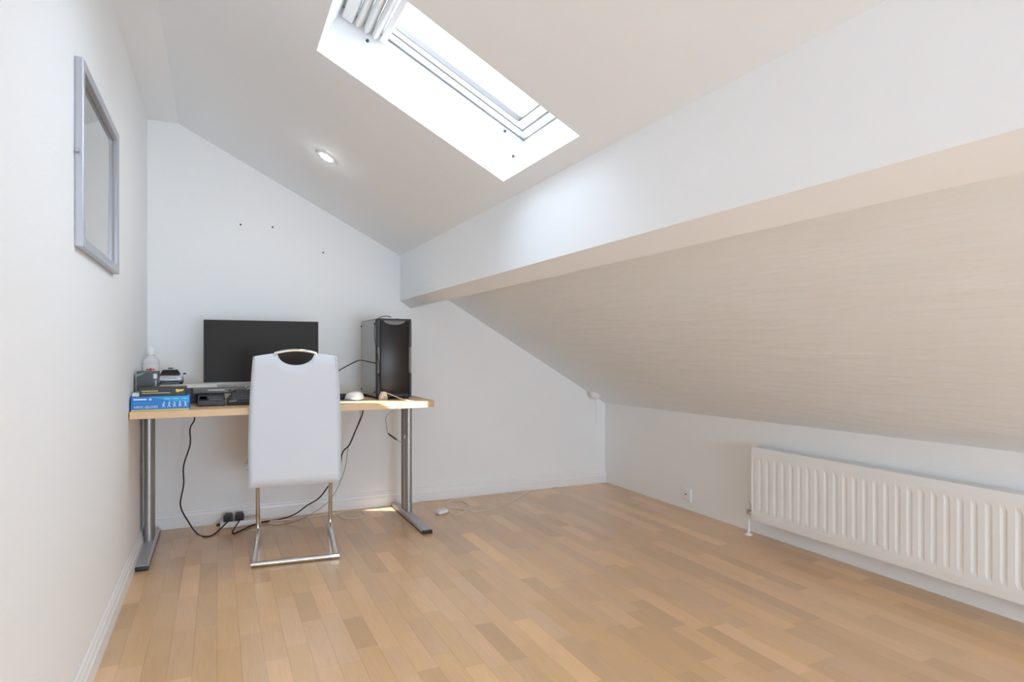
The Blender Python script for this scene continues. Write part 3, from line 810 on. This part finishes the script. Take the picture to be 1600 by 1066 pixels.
# cream plug by the tower, its lead falling over the desk edge
pg = empty('mains_plug', (.842, 3.452, DZ), .2); tag(pg, 'cream mains plug lying at the foot of the computer tower', 'plug')
MB().prism([(-.020, 0), (.020, 0), (.022, .012), (.012, .046), (-.006, .048), (-.020, .016)], 0, .030).build('body', M['wood_plug'], pg)
MB().box(-.004, .004, -.016, 0, .014, .022, .0006).build('pin', M['silver'], pg)
for x in (-.012, .010): MB().box(x - .003, x + .003, -.013, 0, .006, .010, .0006).build('pin', M['silver'], pg)
wl = MB().tube(smooth_path([(.016, .012, .040), (.035, -.02, .030), (.060, -.08, .012), (.075, -.14, .004), (.082, -.19, .003)], 6), .0028, 6).build('lead', M['wood_plug'], pg)

def cable(name, pts, r, m, label, cat='cable', k=6, n=6):
    o = MB().tube(smooth_path(pts, k), r, n).build(name, m); return tag(o, label, cat)
z_ = Vector((0, 0, 1))
# grey lead over the desk edge with a black in-line switch
e0 = at(611, 636, 3.256)
sw = empty('switch_lead', (0, 0, 0)); tag(sw, 'thin grey lead with a black in-line switch looping below the desk front', 'cable')
MB().tube(smooth_path([Vector((.925, 3.300, DZ + .002)), Vector((.915, 3.262, DZ + .003)), at(606, 648, 3.257), at(603.5, 664, 3.27), at(606, 677, 3.30)], 6), .0016, 6).build('lead', M['cord_grey'], sw)
MB().tube([at(606, 677, 3.30), at(608, 679, 3.30), at(618, 686, 3.32), at(621, 688, 3.325)], .0035, 8, rr=[.002, .0042, .0042, .002]).build('switch', M['black'], sw)
MB().tube(smooth_path([at(621, 688, 3.325), at(627, 690, 3.36), at(632, 684, 3.42), at(634, 670, 3.50), at(634, 655, 3.56), at(632, 645, 3.60)], 6), .0016, 6).build('lead', M['cord_grey'], sw)
# black lead from the monitor to the tower
cable('display_cable', [at(520, 585, 3.80), at(533, 577, 3.74), at(548, 569, 3.68), at(562, 563, 3.62), at(574, 565, 3.53), at(589, 568, 3.487)], .0032, M['cord_black'], 'black cable running from the monitor to the computer tower')
# leads on the tower
cable('headset_cable', [at(611, 497, 3.56) + z_ * .004, at(604, 494, 3.53), at(594, 496, 3.487), at(587, 503, 3.482), at(585, 520, 3.482), at(587, 540, 3.482), at(592, 565, 3.482), at(594, 590, 3.482), at(597, 605, 3.478)], .0022, M['cord_black'], 'thin dark cable draped over the top left edge of the computer tower')
# thin lead in front of the monitor base
cable('speaker_lead', [Vector((.133, 3.63, DZ + .068)), at(385, 607, 3.66), at(392, 603, 3.69), Vector((.21, 3.70, DZ + .07))], .0022, M['cord_black'], 'short black lead rising from the sound bar towards the monitor')

# ------------------------------------------------------------------ leads and sockets below the desk
ps = empty('power_strip', (.115, 3.995, 0), math.radians(-2)); tag(ps, 'white multi-way power strip on the floor below the desk', 'power strip')
MB().box(-.105, .115, -.028, .028, .0, .036, .006, seg=2).build('body', M['plastic_white'], ps)
for k in range(2):
    x = -.062 + k * .060
    pl = MB().prism([(x - .025, .036), (x + .024, .036), (x + .026, .060), (x + .018, .078), (x - .014, .078), (x - .026, .062)], -.026, .022).build('plug', M['black'], ps)
    MB().box(x - .012, x + .012, -.034, -.026, .044, .056, .002).build('cable_grip', M['black'], pl)
MB().box(.070, .095, -.016, .016, .036, .0385, .001).build('socket_face', M['gloss_white'], ps)
MB().box(-.125, -.105, -.008, .008, .010, .024, .003).build('flex_grip', M['black'], ps)
yv = 3.93
cable('black_power_lead', [Vector((-.150, 3.92, DZ - .036)), at(304, 654, 3.90), at(297, 670, 3.90), at(297, 695, 3.90), at(287, 728, 3.90), at(287, 757, 3.90), at(282, 790, 3.90), at(294, 815, 3.91), on(308, 834, .005), on(322, 838.5, .005), on(336, 834, .005), Vector((.055, 3.955, .046))],
      .0040, M['cord_black'], 'black power lead hanging from the left of the desk to the power strip')
cable('long_black_lead', [Vector((.80, 3.80, DZ - .036)), at(566, 648, 3.80), at(556, 672, 3.82), at(546, 695, 3.84), at(535, 708, 3.86), at(530, 735, 3.88), at(515, 757, 3.90), at(499, 778, 3.92), at(480, 790, 3.94), at(462, 803, 3.96), on(440, 811, .006), on(410, 816, .006), on(390, 823, .006), on(370, 832, .006), on(364, 834, .006), on(365, 828, .02), Vector((.117, 3.955, .046))],
      .0042, M['cord_black'], 'long black lead drooping behind the chair from the desk to the power strip')
cable('grey_data_lead', [Vector((.77, 3.84, DZ - .036)), at(563, 650, 3.85), at(552, 680, 3.87), at(544, 700, 3.90), at(540, 728, 3.93), at(531, 755, 3.95), at(518, 778, 3.97), at(500, 795, 3.98), on(470, 812, .004), on(440, 820, .004), on(412, 819, .004), on(395, 817, .004)],
      .0018, M['cord_grey'], 'thin grey lead hanging beside the long black one behind the chair')
cable('white_floor_loop', [on(520, 798, .003), on(528, 801, .003), on(531, 808, .003), on(548, 811, .003), on(567, 808, .003), on(569, 803, .003), on(560, 799, .003), on(540, 799, .003), on(527, 802, .006), on(500, 806, .003), on(450, 812, .003), on(415, 815, .003)],
      .0032, M['cord_white'], 'pale cord coiled in a small loop on the floor right of the chair')
pu = empty('white_hub', tuple(on(690, 803, 0)), .35); tag(pu, 'small white rounded hub lying on the floor right of the desk leg', 'hub')
MB().box(-.040, .040, -.028, .028, 0.001, .030, .013, seg=4).build('body', M['plastic_white'], pu)
MB().box(-.028, .028, -.018, .018, .0, .002).build('sole', M['silver'], pu)
MB().box(.038, .050, -.005, .005, .009, .018, .002).build('cable_grip', M['plastic_white'], pu)
a0 = Vector(pu.location) + Vector((.046, .018, .012))
cable('white_hub_lead', [a0, on(712, 805, .003), on(727, 800, .003), on(733, 792, .003), on(724, 784, .003), on(708, 782, .003), on(697, 787, .003), on(700, 793, .006), on(715, 795, .003), on(740, 799, .003), on(765, 797, .003), on(790, 789, .003), on(812, 778, .003), on(828, 768, .003), on(850, 765, .003), on(872, 761, .003)],
      .0028, M['cord_white'], 'pale cord looping from the white hub along the floor to the back wall')
cable('skirting_cord', [on(652, 784.5, .004), on(690, 781.5, .004), on(720, 778.8, .004), on(750, 776, .004), on(790, 771.6, .004), on(815, 769, .004)],
      .0025, M['cord_white'], 'pale cord lying along the foot of the back wall')
